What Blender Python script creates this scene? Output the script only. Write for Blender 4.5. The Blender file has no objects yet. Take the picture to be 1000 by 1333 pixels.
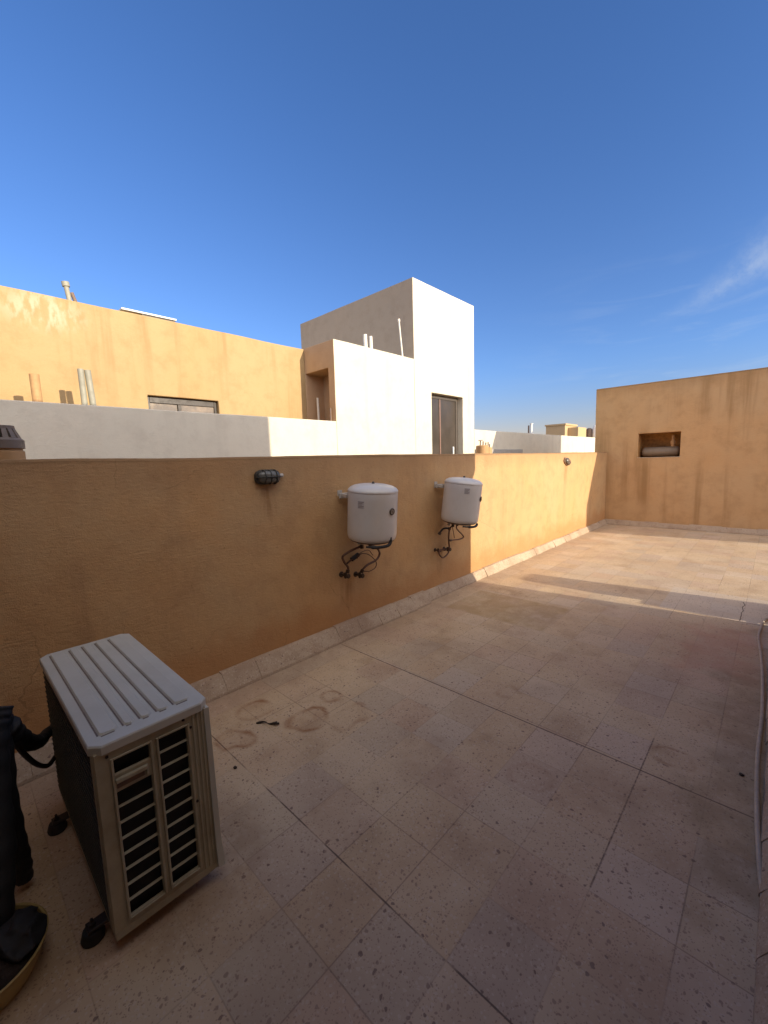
import bpy, bmesh, math, random
from mathutils import Vector, Matrix, noise
random.seed(7)
S = bpy.context.scene
COL = S.collection
R = math.radians

# ------------------------------------------------------------------ helpers
def link(name, bm, mat, parent=None, smooth=False, origin=None):
    me = bpy.data.meshes.new(name)
    if origin is None: origin = Vector((0, 0, 0))
    origin = Vector(origin)
    bmesh.ops.recalc_face_normals(bm, faces=bm.faces)
    if parent is None and origin.length > 0:
        bmesh.ops.translate(bm, verts=bm.verts, vec=-origin)
    bm.to_mesh(me); bm.free()
    if smooth is True:
        for p in me.polygons: p.use_smooth = True
    elif smooth:
        for p in me.polygons: p.use_smooth = True
        me.set_sharp_from_angle(angle=R(smooth))
    mats = mat if isinstance(mat, (list, tuple)) else [mat]
    for m in mats: me.materials.append(m)
    o = bpy.data.objects.new(name, me); COL.objects.link(o)
    if parent is not None:
        o.parent = parent
    else:
        o.location = origin
    return o

def tag(o, label=None, cat=None, group=None, kind=None):
    if label: o['label'] = label
    if cat: o['category'] = cat
    if group: o['group'] = group
    if kind: o['kind'] = kind
    return o

def thing(name, label, cat, loc, group=None, rot=(0, 0, 0)):
    o = bpy.data.objects.new(name, None); COL.objects.link(o)
    o.empty_display_size = .1
    o.location = loc; o.rotation_euler = rot
    return tag(o, label, cat, group)

def copy_tree(o, parent=None):
    c = o.copy(); COL.objects.link(c); c.parent = parent
    for ch in [x for x in bpy.data.objects if x.parent == o]:
        copy_tree(ch, c)
    return c

def box(bm, x0, x1, y0, y1, z0, z1, bev=0, seg=2, mi=0):
    r = bmesh.ops.create_cube(bm, size=1)
    vs = r['verts']
    bmesh.ops.scale(bm, verts=vs, vec=(x1-x0, y1-y0, z1-z0))
    bmesh.ops.translate(bm, verts=vs, vec=((x0+x1)/2, (y0+y1)/2, (z0+z1)/2))
    fs = set(f for v in vs for f in v.link_faces)
    for f in fs: f.material_index = mi
    if bev:
        es = list(set(e for v in vs for e in v.link_edges))
        r = bmesh.ops.bevel(bm, geom=es, offset=bev, segments=seg, affect='EDGES', profile=.5)
        for f in r['faces']: f.material_index = mi
    return vs

def lathe(bm, prof, n=32, at=(0, 0, 0), mi=0):
    """prof: list of (radius, z); rings about local z"""
    rings = []
    for r, z in prof:
        if r < 1e-6:
            rings.append([bm.verts.new((at[0], at[1], at[2]+z))])
        else:
            rings.append([bm.verts.new((at[0]+r*math.cos(2*math.pi*k/n), at[1]+r*math.sin(2*math.pi*k/n), at[2]+z)) for k in range(n)])
    for a, b in zip(rings, rings[1:]):
        for k in range(n):
            k2 = (k+1) % n
            if len(a) == 1 and len(b) == 1: continue
            if len(a) == 1: f = bm.faces.new((a[0], b[k], b[k2]))
            elif len(b) == 1: f = bm.faces.new((a[k], a[k2], b[0]))
            else: f = bm.faces.new((a[k], a[k2], b[k2], b[k]))
            f.material_index = mi
    return rings

def spline(pts, n=6):
    P = [Vector(p) for p in pts]
    if len(P) < 3: return P
    Q = [2*P[0]-P[1]] + P + [2*P[-1]-P[-2]]
    out = []
    for i in range(1, len(Q)-2):
        for k in range(n):
            t = k/n
            a, b, c, d = Q[i-1], Q[i], Q[i+1], Q[i+2]
            out.append(.5*((2*b)+(c-a)*t+(2*a-5*b+4*c-d)*t*t+(3*b-a-3*c+d)*t*t*t))
    out.append(P[-1])
    return out

def tube(bm, pts, r, n=10, smooth_n=6, caps=True, mi=0):
    P = spline(pts, smooth_n) if smooth_n else [Vector(p) for p in pts]
    rr = r if callable(r) else (lambda t: r)
    T = (P[1]-P[0]).normalized()
    up = Vector((0, 0, 1)) if abs(T.z) < .9 else Vector((1, 0, 0))
    N = T.cross(up).normalized()
    rings = []
    for i, p in enumerate(P):
        if i < len(P)-1: T2 = (P[i+1]-p).normalized()
        else: T2 = (p-P[i-1]).normalized()
        if i > 0 and i < len(P)-1: T2 = ((P[i+1]-P[i-1])).normalized()
        N = (N - T2*N.dot(T2)).normalized()
        B = T2.cross(N)
        ra = rr(i/(len(P)-1))
        rings.append([bm.verts.new(p+ra*(N*math.cos(2*math.pi*k/n)+B*math.sin(2*math.pi*k/n))) for k in range(n)])
    for a, b in zip(rings, rings[1:]):
        for k in range(n):
            f = bm.faces.new((a[k], a[(k+1) % n], b[(k+1) % n], b[k])); f.material_index = mi
    if caps:
        bm.faces.new(rings[0][::-1]).material_index = mi
        bm.faces.new(rings[-1]).material_index = mi

def cells(xs, ys, zs, solid, bev=.01, step=.12, amp=.003, seed=0, seg=2):
    """boundary mesh of the solid cells of a small grid: one welded wall with its openings, edges rounded, faces slightly uneven"""
    bm = bmesh.new(); V = {}
    def v(i, j, k):
        if (i, j, k) not in V: V[(i, j, k)] = bm.verts.new((xs[i], ys[j], zs[k]))
        return V[(i, j, k)]
    nx, ny, nz = len(xs)-1, len(ys)-1, len(zs)-1
    def s(i, j, k):
        if not (0 <= i < nx and 0 <= j < ny and 0 <= k < nz): return False
        return solid((xs[i]+xs[i+1])/2, (ys[j]+ys[j+1])/2, (zs[k]+zs[k+1])/2)
    for i in range(nx):
        for j in range(ny):
            for k in range(nz):
                if not s(i, j, k): continue
                for d, q in (((-1,0,0), ((0,0,0),(0,0,1),(0,1,1),(0,1,0))), ((1,0,0), ((1,0,0),(1,1,0),(1,1,1),(1,0,1))),
                             ((0,-1,0), ((0,0,0),(1,0,0),(1,0,1),(0,0,1))), ((0,1,0), ((0,1,0),(0,1,1),(1,1,1),(1,1,0))),
                             ((0,0,-1), ((0,0,0),(0,1,0),(1,1,0),(1,0,0))), ((0,0,1), ((0,0,1),(1,0,1),(1,1,1),(0,1,1)))):
                    if not s(i+d[0], j+d[1], k+d[2]):
                        bm.faces.new([v(i+a, j+b, k+c) for a, b, c in q])
    bmesh.ops.recalc_face_normals(bm, faces=bm.faces)
    if bev:
        es = [e for e in bm.edges if len(e.link_faces) == 2 and e.calc_face_angle(0) > .5]
        bmesh.ops.bevel(bm, geom=es, offset=bev, segments=seg, affect='EDGES', profile=.5)
    if amp:
        for ax, c in ((0, xs), (1, ys), (2, zs)):
            t = c[0]+step
            while t < c[-1]-.02:
                n = [0, 0, 0]; n[ax] = 1; p = [0, 0, 0]; p[ax] = t
                bmesh.ops.bisect_plane(bm, geom=bm.verts[:]+bm.edges[:]+bm.faces[:], plane_co=p, plane_no=n)
                t += step
        for w in bm.verts:
            q = w.co*1.3+Vector((seed, 0, 0)); q2 = w.co*5+Vector((0, seed, 0))
            w.co += (noise.noise_vector(q)*1.0+noise.noise_vector(q2)*.5)*amp
    return bm

# ------------------------------------------------------------------ node helper
class NT:
    def __init__(s, name, world=False):
        if world: s.m = world; s.t = world.node_tree
        else:
            s.m = bpy.data.materials.new(name); s.m.use_nodes = True; s.t = s.m.node_tree
        s.t.nodes.clear(); s.n = s.t.nodes; s.l = s.t.links
    def inp(s, node, k, v):
        if v is None: return
        if hasattr(v, 'is_linked') or isinstance(v, bpy.types.NodeSocket): s.l.new(v, node.inputs[k])
        else: node.inputs[k].default_value = v
    def node(s, typ, **kw):
        n = s.n.new(typ)
        for k, v in kw.items(): setattr(n, k, v)
        return n
    def math(s, op, a, b=None, c=None, clamp=False):
        n = s.node('ShaderNodeMath', operation=op, use_clamp=clamp)
        s.inp(n, 0, a); s.inp(n, 1, b); s.inp(n, 2, c); return n.outputs[0]
    def vmath(s, op, a, b=None, out=0):
        n = s.node('ShaderNodeVectorMath', operation=op); s.inp(n, 0, a); s.inp(n, 1, b); return n.outputs[out]
    def mix(s, f, a, b, blend='MIX'):
        n = s.node('ShaderNodeMix', data_type='RGBA', blend_type=blend)
        s.inp(n, 0, f)
        for i, v in ((6, a), (7, b)):
            if isinstance(v, (tuple, list)) and len(v) == 3: v = (*v, 1)
            s.inp(n, i, v)
        return n.outputs[2]
    def ramp(s, f, a, b, to0=0., to1=1.):
        n = s.node('ShaderNodeMapRange', interpolation_type='SMOOTHSTEP'); n.clamp = True
        s.inp(n, 0, f); s.inp(n, 1, a); s.inp(n, 2, b); s.inp(n, 3, to0); s.inp(n, 4, to1); return n.outputs[0]
    def noise(s, vec, scale, detail=3, rough=.55, dist=0, out=0):
        n = s.node('ShaderNodeTexNoise'); s.inp(n, 'Vector', vec); s.inp(n, 'Scale', scale); s.inp(n, 'Detail', detail)
        s.inp(n, 'Roughness', rough); s.inp(n, 'Distortion', dist); return n.outputs[out]
    def vor(s, vec, scale, feature='F1', out='Distance', rnd=1):
        n = s.node('ShaderNodeTexVoronoi', feature=feature); s.inp(n, 'Vector', vec); s.inp(n, 'Scale', scale); s.inp(n, 'Randomness', rnd)
        return n.outputs[out]
    def node_scaled_noise(s, p, sc, amt):
        n = s.node('ShaderNodeVectorMath', operation='SCALE'); s.inp(n, 0, s.noise(p, sc, 3, .6, out=1)); n.inputs[3].default_value = amt; return n.outputs[0]
    def scale(s, vec, v):
        n = s.node('ShaderNodeMapping'); s.inp(n, 'Vector', vec); n.inputs['Scale'].default_value = v; return n.outputs[0]
    def pos(s): return s.node('ShaderNodeNewGeometry').outputs['Position']
    def obj(s): return s.node('ShaderNodeTexCoord').outputs['Object']
    def sep(s, v): n = s.node('ShaderNodeSeparateXYZ'); s.inp(n, 0, v); return n.outputs
    def comb(s, x, y, z): n = s.node('ShaderNodeCombineXYZ'); s.inp(n, 0, x); s.inp(n, 1, y); s.inp(n, 2, z); return n.outputs[0]
    def bump(s, h, dist, strength=1, nrm=None):
        n = s.node('ShaderNodeBump'); s.inp(n, 'Height', h); s.inp(n, 'Distance', dist); s.inp(n, 'Strength', strength); s.inp(n, 'Normal', nrm); return n.outputs[0]
    def out(s, col, rough=.8, normal=None, metal=0, spec=.5, coat=0, trans=0):
        b = s.node('ShaderNodeBsdfPrincipled'); o = s.node('ShaderNodeOutputMaterial')
        if isinstance(col, (tuple, list)) and len(col) == 3: col = (*col, 1)
        s.inp(b, 'Base Color', col); s.inp(b, 'Roughness', rough); s.inp(b, 'Normal', normal); s.inp(b, 'Metallic', metal)
        s.inp(b, 'Specular IOR Level', spec); s.inp(b, 'Coat Weight', coat); s.inp(b, 'Transmission Weight', trans)
        s.l.new(b.outputs[0], o.inputs[0]); return s.m

def stucco(name, base, alt, dirt, streak=.5, grain=1., mott=.5, topz=None, patch=None, lowz=None, sw=(.5, .78)):
    t = NT(name); p = t.pos()
    big = t.ramp(t.noise(p, .9, 5, .6, .3), .35, .68)
    c = t.mix(t.math('MULTIPLY', big, mott), base, alt)
    med = t.ramp(t.noise(p, 5, 5, .65), .42, .75)
    c = t.mix(t.math('MULTIPLY', med, mott*.45), c, dirt)
    # rain streaks running down the face
    st = t.ramp(t.noise(t.scale(p, (2.6, 2.6, .16)), 1.5, 6, .62, .25), *sw)
    wob = t.ramp(t.noise(p, .7, 3), .35, .6)
    c = t.mix(t.math('MULTIPLY', t.math('MULTIPLY', st, wob), streak), c, dirt)
    if topz is not None:     # dirt washed from the coping
        z = t.sep(p)[2]
        run = t.math('MULTIPLY', t.noise(t.scale(p, (6, 6, .15)), 1.5, 4, .6), .55)
        k = t.ramp(t.math('SUBTRACT', topz, z), 0.0, run)
        c = t.mix(t.math('MULTIPLY', t.math('SUBTRACT', 1, k), .42), c, dirt)
        th = t.ramp(t.math('SUBTRACT', topz, z), 0.01, .035)
        c = t.mix(t.math('MULTIPLY', t.math('SUBTRACT', 1, th), .45), c, tuple(.4*x for x in dirt))
    if lowz is not None:     # browner orange towards the foot
        z = t.sep(p)[2]
        k = t.ramp(t.math('ADD', z, t.math('MULTIPLY', t.noise(p, 3, 5), -.45)), -.05, .22)
        c = t.mix(t.math('MULTIPLY', t.math('SUBTRACT', 1, k), .5), c, lowz)
    if patch:
        (px, py, pz, pr, pc) = patch
        d = t.vmath('DISTANCE', t.scale(p, (1, .8, 1.5)), (px, py*.8, pz*1.5), out=1)
        k = t.math('MULTIPLY', t.ramp(d, pr, pr*.2), t.ramp(t.noise(t.scale(p, (8, 8, 3)), 2, 4), .42, .6))
        c = t.mix(k, c, pc)
    if lowz is not None:      # hairline cracks and trowel scars
        cr = t.vor(t.vmath('ADD', p, t.node_scaled_noise(p, 3, .25)), 1.1, 'DISTANCE_TO_EDGE')
        ck = t.math('MULTIPLY', t.ramp(cr, .004, .001), t.ramp(t.noise(p, .8, 2), .52, .6))
        c = t.mix(t.math('MULTIPLY', ck, .28), c, tuple(.35*x for x in dirt))
        for (sy_, sz_, sr_) in ((1.62, 1.27, .10), (2.33, .42, .12), (3.72, .38, .10), (7.5, 1.2, .12)):   # drips under the lamps and valves
            dd_ = t.vmath('DISTANCE', t.scale(p, (1, 1, .45)), (-2.68, sy_, sz_*.45), out=1)
            c = t.mix(t.math('MULTIPLY', t.ramp(dd_, sr_, .02), t.ramp(t.noise(t.scale(p, (1, 1, .15)), 22, 3), .4, .62, .1, .6)), c, (.30, .15, .06))
        sp = t.ramp(t.noise(p, 34, 2, .5), .70, .76)
        c = t.mix(t.math('MULTIPLY', sp, .35), c, tuple(.5*x for x in dirt))
    fine = t.noise(p, 90, 3, .7)
    c = t.mix(t.math('MULTIPLY', t.ramp(fine, .55, .75), .22*grain), c, tuple(.55*x for x in base))
    h1 = t.noise(p, 160, 2, .6); h2 = t.noise(p, 26, 4, .6); h3 = t.noise(p, 2.2, 3, .5)
    h4 = t.noise(t.scale(p, (9, 9, 30)), 3, 4, .6)
    h = t.math('ADD', t.math('MULTIPLY', h1, .4*grain), t.math('ADD', t.math('ADD', t.math('MULTIPLY', h2, .9*grain), t.math('MULTIPLY', h4, .8*grain)), t.math('MULTIPLY', h3, 3.)))
    return t.out(c, .92, t.bump(h, .004, .8), spec=.15)

def plain(name, col, rough=.5, metal=0, spec=.5, var=.25, bump=.0008, scale=14, dirt=None, coat=0):
    t = NT(name); p = t.obj()
    n = t.ramp(t.noise(p, scale, 5, .6), .35, .75)
    d = dirt or tuple(.6*x for x in col)
    c = t.mix(t.math('MULTIPLY', n, var), col, d)
    g = t.ramp(t.noise(p, scale*7, 3, .6), .6, .75)
    c = t.mix(t.math('MULTIPLY', g, var*.6), c, d)
    rr = t.math('ADD', rough-.06, t.math('MULTIPLY', n, .15))
    return t.out(c, rr, t.bump(t.noise(p, scale*3, 4), bump, .6), metal=metal, spec=spec, coat=coat)

ORANGE = (.525, .345, .18); ORANGE2 = (.56, .325, .145); ODIRT = (.35, .205, .105)
M = {}
M['parapet'] = stucco('ochre_stucco', ORANGE, ORANGE2, ODIRT, .45, 1.2, .8, topz=1.565, lowz=(.42, .19, .07))
M['parapet_far'] = stucco('ochre_stucco_streaked', (.57, .375, .20), (.59, .355, .17), (.35, .21, .095), .85, .8, .8, topz=2.91, sw=(.45, .7))
M['house_orange'] = stucco('sunny_ochre_stucco', (.43, .315, .165), (.45, .30, .148), (.34, .205, .095), .8, .8, .9, patch=(-5.853, .95, 3.22, .42, (.50, .41, .28, 1)), sw=(.46, .7))
M['white'] = stucco('white_stucco', (.65, .605, .49), (.68, .62, .50), (.50, .45, .36), .6, .8, .9)
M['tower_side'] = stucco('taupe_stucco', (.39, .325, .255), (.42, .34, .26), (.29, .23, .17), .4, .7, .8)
M['far_ochre'] = stucco('far_ochre', (.50, .36, .2), (.46, .33, .2), (.34, .25, .16), .4, .3, .5)
M['render_grey'] = stucco('concrete', (.38, .36, .33), (.42, .39, .35), (.25, .23, .2), .4, 1, .6)

def terrazzo(name, floor=True):
    t = NT(name); p = t.pos()
    if floor:
        ba = t.node('ShaderNodeAttribute', attribute_name='base'); c = ba.outputs['Color']; vis = ba.outputs['Alpha']
        at = t.node('ShaderNodeAttribute', attribute_name='stain')
    else:
        c = t.mix(t.ramp(t.noise(p, 2.5, 5, .65), .35, .65), (.37, .27, .19), (.47, .37, .27))
        c = t.mix(t.ramp(t.noise(p, 9, 5, .7), .5, .72, 0, .45), c, (.28, .19, .125))
    # chips: pale, then brown-violet ones of several sizes
    sc = t.node('ShaderNodeVectorMath', operation='SCALE'); t.inp(sc, 0, t.noise(p, 40, 2, .5, out=1)); sc.inputs[3].default_value = .022
    wp = t.vmath('ADD', p, sc.outputs[0])
    def chips(scale, prob, size, col, amt, c):
        v_ = t.node('ShaderNodeTexVoronoi'); t.inp(v_, 'Vector', wp); t.inp(v_, 'Scale', scale)
        cc = t.sep(v_.outputs['Color'])
        rad = t.math('MULTIPLY_ADD', cc[1], .75*size, .25*size)
        inside = t.ramp(t.math('SUBTRACT', rad, v_.outputs['Distance']), 0, .05, 0, amt)
        return t.mix(t.math('MULTIPLY', inside, t.math('GREATER_THAN', cc[0], prob)), c, col)
    c = chips(75, .3, .5, (.60, .51, .42), .35, c)
    c = chips(58, .45, .36, (.22, .14, .11), .6, c)
    c = chips(34, .66, .27, (.15, .095, .08), .75, c)
    c = chips(15, .95, .15, (.12, .08, .07), .8, c)
    c = chips(140, .4, .45, (.24, .155, .115), .55, c)
    n60 = t.noise(p, 60, 4, .6)
    if floor:
        x, y, z = t.sep(p)
        wig = t.math('MULTIPLY_ADD', t.noise(p, 25, 2), .003, -.0015)
        off = t.math('MULTIPLY_ADD', t.math('GREATER_THAN', y, 2.145), -.02, -2.135)
        ev = t.math('ABSOLUTE', t.math('SUBTRACT', t.math('FRACT', t.math('MULTIPLY_ADD', t.math('ADD', y, off), 4., .5)), .5))
        eu = t.math('ABSOLUTE', t.math('SUBTRACT', t.math('FRACT', t.math('MULTIPLY_ADD', x, 4., 1.04)), .5))
        e = t.math('MULTIPLY_ADD', t.math('MINIMUM', eu, ev), .25, wig)
        j = t.math('MULTIPLY', t.ramp(e, .0006, .0034, .58, 0), vis)
        c = t.mix(j, c, (.15, .10, .075))
        def line(d, w, cond, c):
            k = t.math('MULTIPLY', t.ramp(t.math('ADD', d, wig), w*.35, w, .9, 0), cond)
            return t.mix(k, c, (.12, .082, .062))
        c = line(t.math('ABSOLUTE', t.math('SUBTRACT', y, 2.135)), .0058, t.ramp(n60, .2, .4, .6, 1), c)
        c = line(t.math('ABSOLUTE', t.math('ADD', x, .385)), .0045, t.math('MULTIPLY', t.ramp(n60, .35, .6, .25, .9), t.math('MULTIPLY', t.math('GREATER_THAN', y, 1.4), t.math('LESS_THAN', y, 2.44))), c)
        c = line(t.math('ABSOLUTE', t.math('SUBTRACT', y, .885)), .0042, t.ramp(t.noise(p, 3, 2), .42, .5), c)
        cy = t.math('MULTIPLY_ADD', t.noise(t.comb(0, y, 3), 5, 2), .07, -.035)
        c = line(t.math('ABSOLUTE', t.math('SUBTRACT', t.math('ADD', x, .15), cy)), .006, t.math('MULTIPLY', t.math('GREATER_THAN', y, 4.72), t.math('LESS_THAN', y, 5.35)), c)
        c = line(t.math('ABSOLUTE', t.math('SUBTRACT', y, 4.7)), .008, t.math('GREATER_THAN', x, -.95), c)
        k = t.math('MULTIPLY', at.outputs['Alpha'], t.ramp(t.noise(p, 9, 5, .7), .3, .6, .45, 1))
        c = t.mix(k, c, at.outputs['Color'])
        h = t.math('SUBTRACT', t.math('MULTIPLY', n60, .35), t.math('MULTIPLY', j, .8))
    else: h = n60
    return t.out(c, t.ramp(n60, .3, .7, .62, .82), t.bump(h, .0022, .7), spec=.25)
M['floor'] = terrazzo('terrazzo_floor')
M['skirting'] = terrazzo('terrazzo_skirting', False)
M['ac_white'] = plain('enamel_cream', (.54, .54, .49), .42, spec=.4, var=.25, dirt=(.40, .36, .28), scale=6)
M['ac_side'] = plain('enamel_cream_dark', (.40, .36, .26), .5, spec=.4, var=.5, dirt=(.22, .17, .10), scale=8)  # casing sides, darker and yellower than the lid
M['dark_void'] = plain('dark_inside', (.012, .012, .014), .8, var=.3)
M['coil'] = plain('dark_fins', (.022, .021, .018), .6, metal=.3, var=.5, dirt=(.03, .025, .015), scale=30)
M['wire'] = plain('guard_wire', (.075, .07, .05), .5, var=.3)
M['black_rubber'] = plain('black_rubber', (.014, .014, .015), .7, var=.4, dirt=(.05, .04, .035), bump=.003, scale=20)
M['black_foam'] = plain('black_foam_wrap', (.012, .012, .014), .75, var=.4, dirt=(.03, .028, .03), bump=.006, scale=12)
M['heater'] = plain('white_enamel', (.66, .64, .61), .35, spec=.5, var=.22, dirt=(.48, .42, .35), scale=5)
M['heater_under'] = plain('dark_brown_underside', (.10, .06, .04), .7, var=.5, dirt=(.25, .2, .16), scale=12)  # bottom cover, darker than the enamel body
M['hose_brown'] = plain('braided_hose', (.13, .06, .035), .55, metal=.2, var=.5, scale=40, bump=.002)
M['valve'] = plain('tarnished_brass', (.07, .045, .03), .5, metal=.5, var=.4, scale=60)
M['bracket'] = plain('bracket_paint', (.5, .47, .43), .6, var=.4, scale=40)
M['dial'] = plain('dial_face', (.30, .26, .22), .4, var=.3, scale=80)
M['dial_rim'] = plain('dial_rim', (.06, .045, .035), .4, var=.3, scale=80)
M['sticker'] = plain('faded_sticker', (.52, .50, .50), .5, var=.4, dirt=(.36, .35, .37), scale=60)
M['lamp_body'] = plain('grey_cast_metal', (.05, .048, .043), .5, metal=.2, var=.4, scale=60)
M['lamp_brown'] = plain('brown_lamp_metal', (.30, .19, .13), .6, var=.4, scale=60)  # far lamp's metal, paler and browner than the near one
tg = NT('dusty_glass'); M['lamp_glass'] = tg.out(tg.mix(tg.noise(tg.obj(), 30, 4), (.16, .16, .14), (.09, .09, .085)), .25, spec=.6)
M['vent'] = plain('grey_brown_plastic', (.19, .15, .125), .6, var=.35, scale=30)
M['ochre_pipe'] = plain('ochre_painted', (.50, .30, .14), .75, var=.4, scale=20)
M['pvc'] = plain('white_pvc', (.72, .68, .60), .45, var=.3, scale=12)
M['pvc_grey'] = plain('weathered_grey_pipe', (.32, .31, .25), .6, var=.4, scale=12)
M['pvc_pink'] = plain('dull_orange_pvc', (.48, .28, .17), .6, var=.4, scale=12)
M['rust'] = plain('rusty_metal', (.16, .12, .10), .8, var=.6, dirt=(.28, .17, .1), scale=30)
M['frame_brown'] = plain('brown_aluminium', (.03, .02, .016), .45, var=.3, scale=20)
M['frame_taupe'] = plain('taupe_door_frame', (.09, .075, .062), .5, var=.3, scale=20)
M['door_leaf'] = plain('door_dark', (.052, .043, .035), .35, var=.5, dirt=(.075, .055, .042), scale=3)
M['door_bar'] = plain('pink_grey_mullion', (.22, .13, .10), .5, var=.3)
M['pane'] = plain('dusty_pane', (.15, .125, .10), .2, spec=.6, var=.5, dirt=(.42, .30, .2), scale=5)
M['hose'] = plain('beige_hose', (.42, .36, .29), .55, var=.4, dirt=(.24, .19, .15), scale=30)
M['bowl'] = plain('yellowed_plastic', (.42, .30, .11), .5, var=.4, scale=20)
M['soil'] = plain('dark_soil', (.03, .02, .016), .95, var=.6, scale=40, bump=.01)
M['twig'] = plain('dark_bark', (.035, .025, .02), .9, var=.4, scale=60)
M['sand'] = plain('sandy_ground', (.42, .34, .24), .95, var=.5, scale=.05)
M['tank'] = plain('dusty_tank', (.26, .20, .14), .5, var=.4, scale=8)
M['metal_white'] = plain('white_metal', (.7, .7, .68), .5, var=.2)

# ------------------------------------------------------------------ setting
bm = bmesh.new()
bmesh.ops.create_grid(bm, x_segments=1, y_segments=1, size=600)
tag(link('ground', bm, M['sand']), kind='structure').location = (0, 0, -4.2)

def sstep(a, b, x):
    t_ = max(0., min(1., (x-a)/(b-a))); return t_*t_*(3-2*t_)
def stain_at(x, y):
    """list of (colour, amount) stains at a floor point, composited over each other"""
    C = Vector((.2, .12, .07)); A = 0.
    def over(col, a):
        nonlocal C, A
        a = max(0., min(1., a)); n = a+A*(1-a)
        if n > 1e-5: C = (Vector(col)*a+C*A*(1-a))/n
        A = n
    n1 = noise.fractal(Vector((x*4.5, y*4.5, 1.)), .8, 2.1, 5); n2 = noise.fractal(Vector((x*4.5, y*4.5, 7.)), .8, 2.1, 5)
    def rect(x0, x1, y0, y1, soft, nz):
        X, Y = x+n1*nz, y+n2*nz
        return sstep(x0-soft, x0+soft, X)*sstep(x1+soft, x1-soft, X)*sstep(y0-soft, y0+soft, Y)*sstep(y1+soft, y1-soft, Y)
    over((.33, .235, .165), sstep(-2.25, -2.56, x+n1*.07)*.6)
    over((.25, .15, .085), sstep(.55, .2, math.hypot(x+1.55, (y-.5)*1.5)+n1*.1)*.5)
    over((.36, .25, .125), rect(-2.38, -1.388, 3.408, 4.10, .01, .006)*(.62+.3*n2))
    over((.50, .27, .18), rect(-.45, -.05, 3.4, 4.4, .12, .16)*.5)
    over((.27, .19, .105), rect(-.16, .2, 1.6, 3.6, .12, .14)*.55)
    over((.22, .13, .07), rect(-2.3, -1.75, 4.2, 4.34, .05, .12)*.35)
    for (rx, ry, r0_, w_, a_, fill) in ((-2.10, .95, .085, .030, .8, .4), (-2.24, 1.17, .085, .024, .65, .25), (-1.93, 1.33, .105, .030, .85, .3), (-1.99, 1.56, .07, .03, .55, .15),
                                   (-1.78, 1.50, .09, .025, .35, .1), (-.30, 2.33, .075, .02, .45, .15), (-1.15, 2.35, .05, .02, .25, .1), (-.75, 1.75, .09, .03, .2, .3)):
        if abs(x-rx) > .35 or abs(y-ry) > .35: continue
        d_ = math.hypot(x-rx, (y-ry)*(1+.2*math.sin(rx*40)))+n1*.05+noise.noise(Vector((x*7, y*7, 50)))*.045
        k_ = max(sstep(w_, .002, abs(d_-r0_)), sstep(r0_, r0_*.6, d_)*fill)
        over((.26, .11, .04), k_*a_*max(.1, .75+1.3*max(-.6, min(.6, noise.noise(Vector((x*8, y*8, 70)))))))
    for (bx, by, br, ba) in ((-1.45, 3.05, .22, .3), (-.9, 2.6, .2, .22), (-.62, 1.25, .25, .2), (-1.35, 1.0, .2, .25), (-1.9, 2.5, .25, .28), (-2.0, 4.6, .3, .3), (-1.5, 6.6, .5, .3), (-.8, 8.0, .6, .25), (-2.2, 7.6, .5, .3), (-.5, 1.9, .3, .35), (-.2, 1.1, .3, .3), (-1.15, 1.5, .22, .3), (-1.0, .6, .3, .3), (-.55, 3.0, .35, .25), (-1.6, 3.8, .4, .35), (-1.2, 4.3, .3, .3)):
        d_ = math.hypot(x-bx, y-by)+n2*.16
        over((.34, .235, .155), sstep(br, br*.3, d_)*ba)
    return C, A
bm = bmesh.new()
q_ = .25/16
xs = [-2.93]+[-.135+q_*i for i in range(-166, 36)]+[.5+.5*i for i in range(13)]
ys = [-4+.5*i for i in range(8)]+[2.135+q_*i for i in range(-160, 1)]+[2.155+q_*i for i in range(0, 200)]+[5.405+.0625*i for i in range(72)]
xs = sorted(set(round(v, 4) for v in xs if v <= 6.6))+[6.6]; ys = sorted(set(round(v, 4) for v in ys if v < 9.88))+[9.9]
G = [[bm.verts.new((x, y, 0)) for y in ys] for x in xs]
for i in range(len(xs)-1):
    for j in range(len(ys)-1): bm.faces.new((G[i][j], G[i+1][j], G[i+1][j+1], G[i][j+1]))
fl = link('terrace_floor', bm, M['floor'])
tag(fl, kind='structure')
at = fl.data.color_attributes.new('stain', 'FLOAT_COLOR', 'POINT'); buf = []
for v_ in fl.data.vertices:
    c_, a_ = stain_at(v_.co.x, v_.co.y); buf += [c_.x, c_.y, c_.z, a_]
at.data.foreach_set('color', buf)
# base tint: broad mottling, each tile with its own pink, grey or pale cast, a paler patch beyond the join
bc = fl.data.color_attributes.new('base', 'FLOAT_COLOR', 'CORNER'); buf = [0.]*(4*len(fl.data.loops))
def tile_tint(ix, iy):
    r_ = random.Random(ix*7919+iy*104729+5); return r_.random(), r_.random(), r_.random()
vv = fl.data.vertices; bcache = {}
def vbase(i):
    if i not in bcache:
        c_ = vv[i].co; x, y = c_.x, c_.y
        f1 = noise.fractal(Vector((x*.9, y*.9, 3)), .8, 2.1, 5); f2 = noise.fractal(Vector((x*3.2, y*3.2, 9)), .8, 2.1, 5); f3 = noise.fractal(Vector((x*2.2, y*2.2, 19)), .7, 2.1, 5)
        C = Vector((.50, .395, .305)).lerp(Vector((.55, .455, .36)), sstep(-.4, .4, f1))
        C = C.lerp(Vector((.36, .27, .20)), .5*sstep(-.05, .7, f2)); C = C.lerp(Vector((.62, .54, .45)), .4*sstep(0, .7, f3))
        C = Vector((C.x*1.06, C.y*.985, C.z*.83))
        bcache[i] = (C, .3+.62*sstep(-.15, .4, noise.noise(Vector((x*1.6, y*1.6, 30)))))
    return bcache[i]
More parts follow.
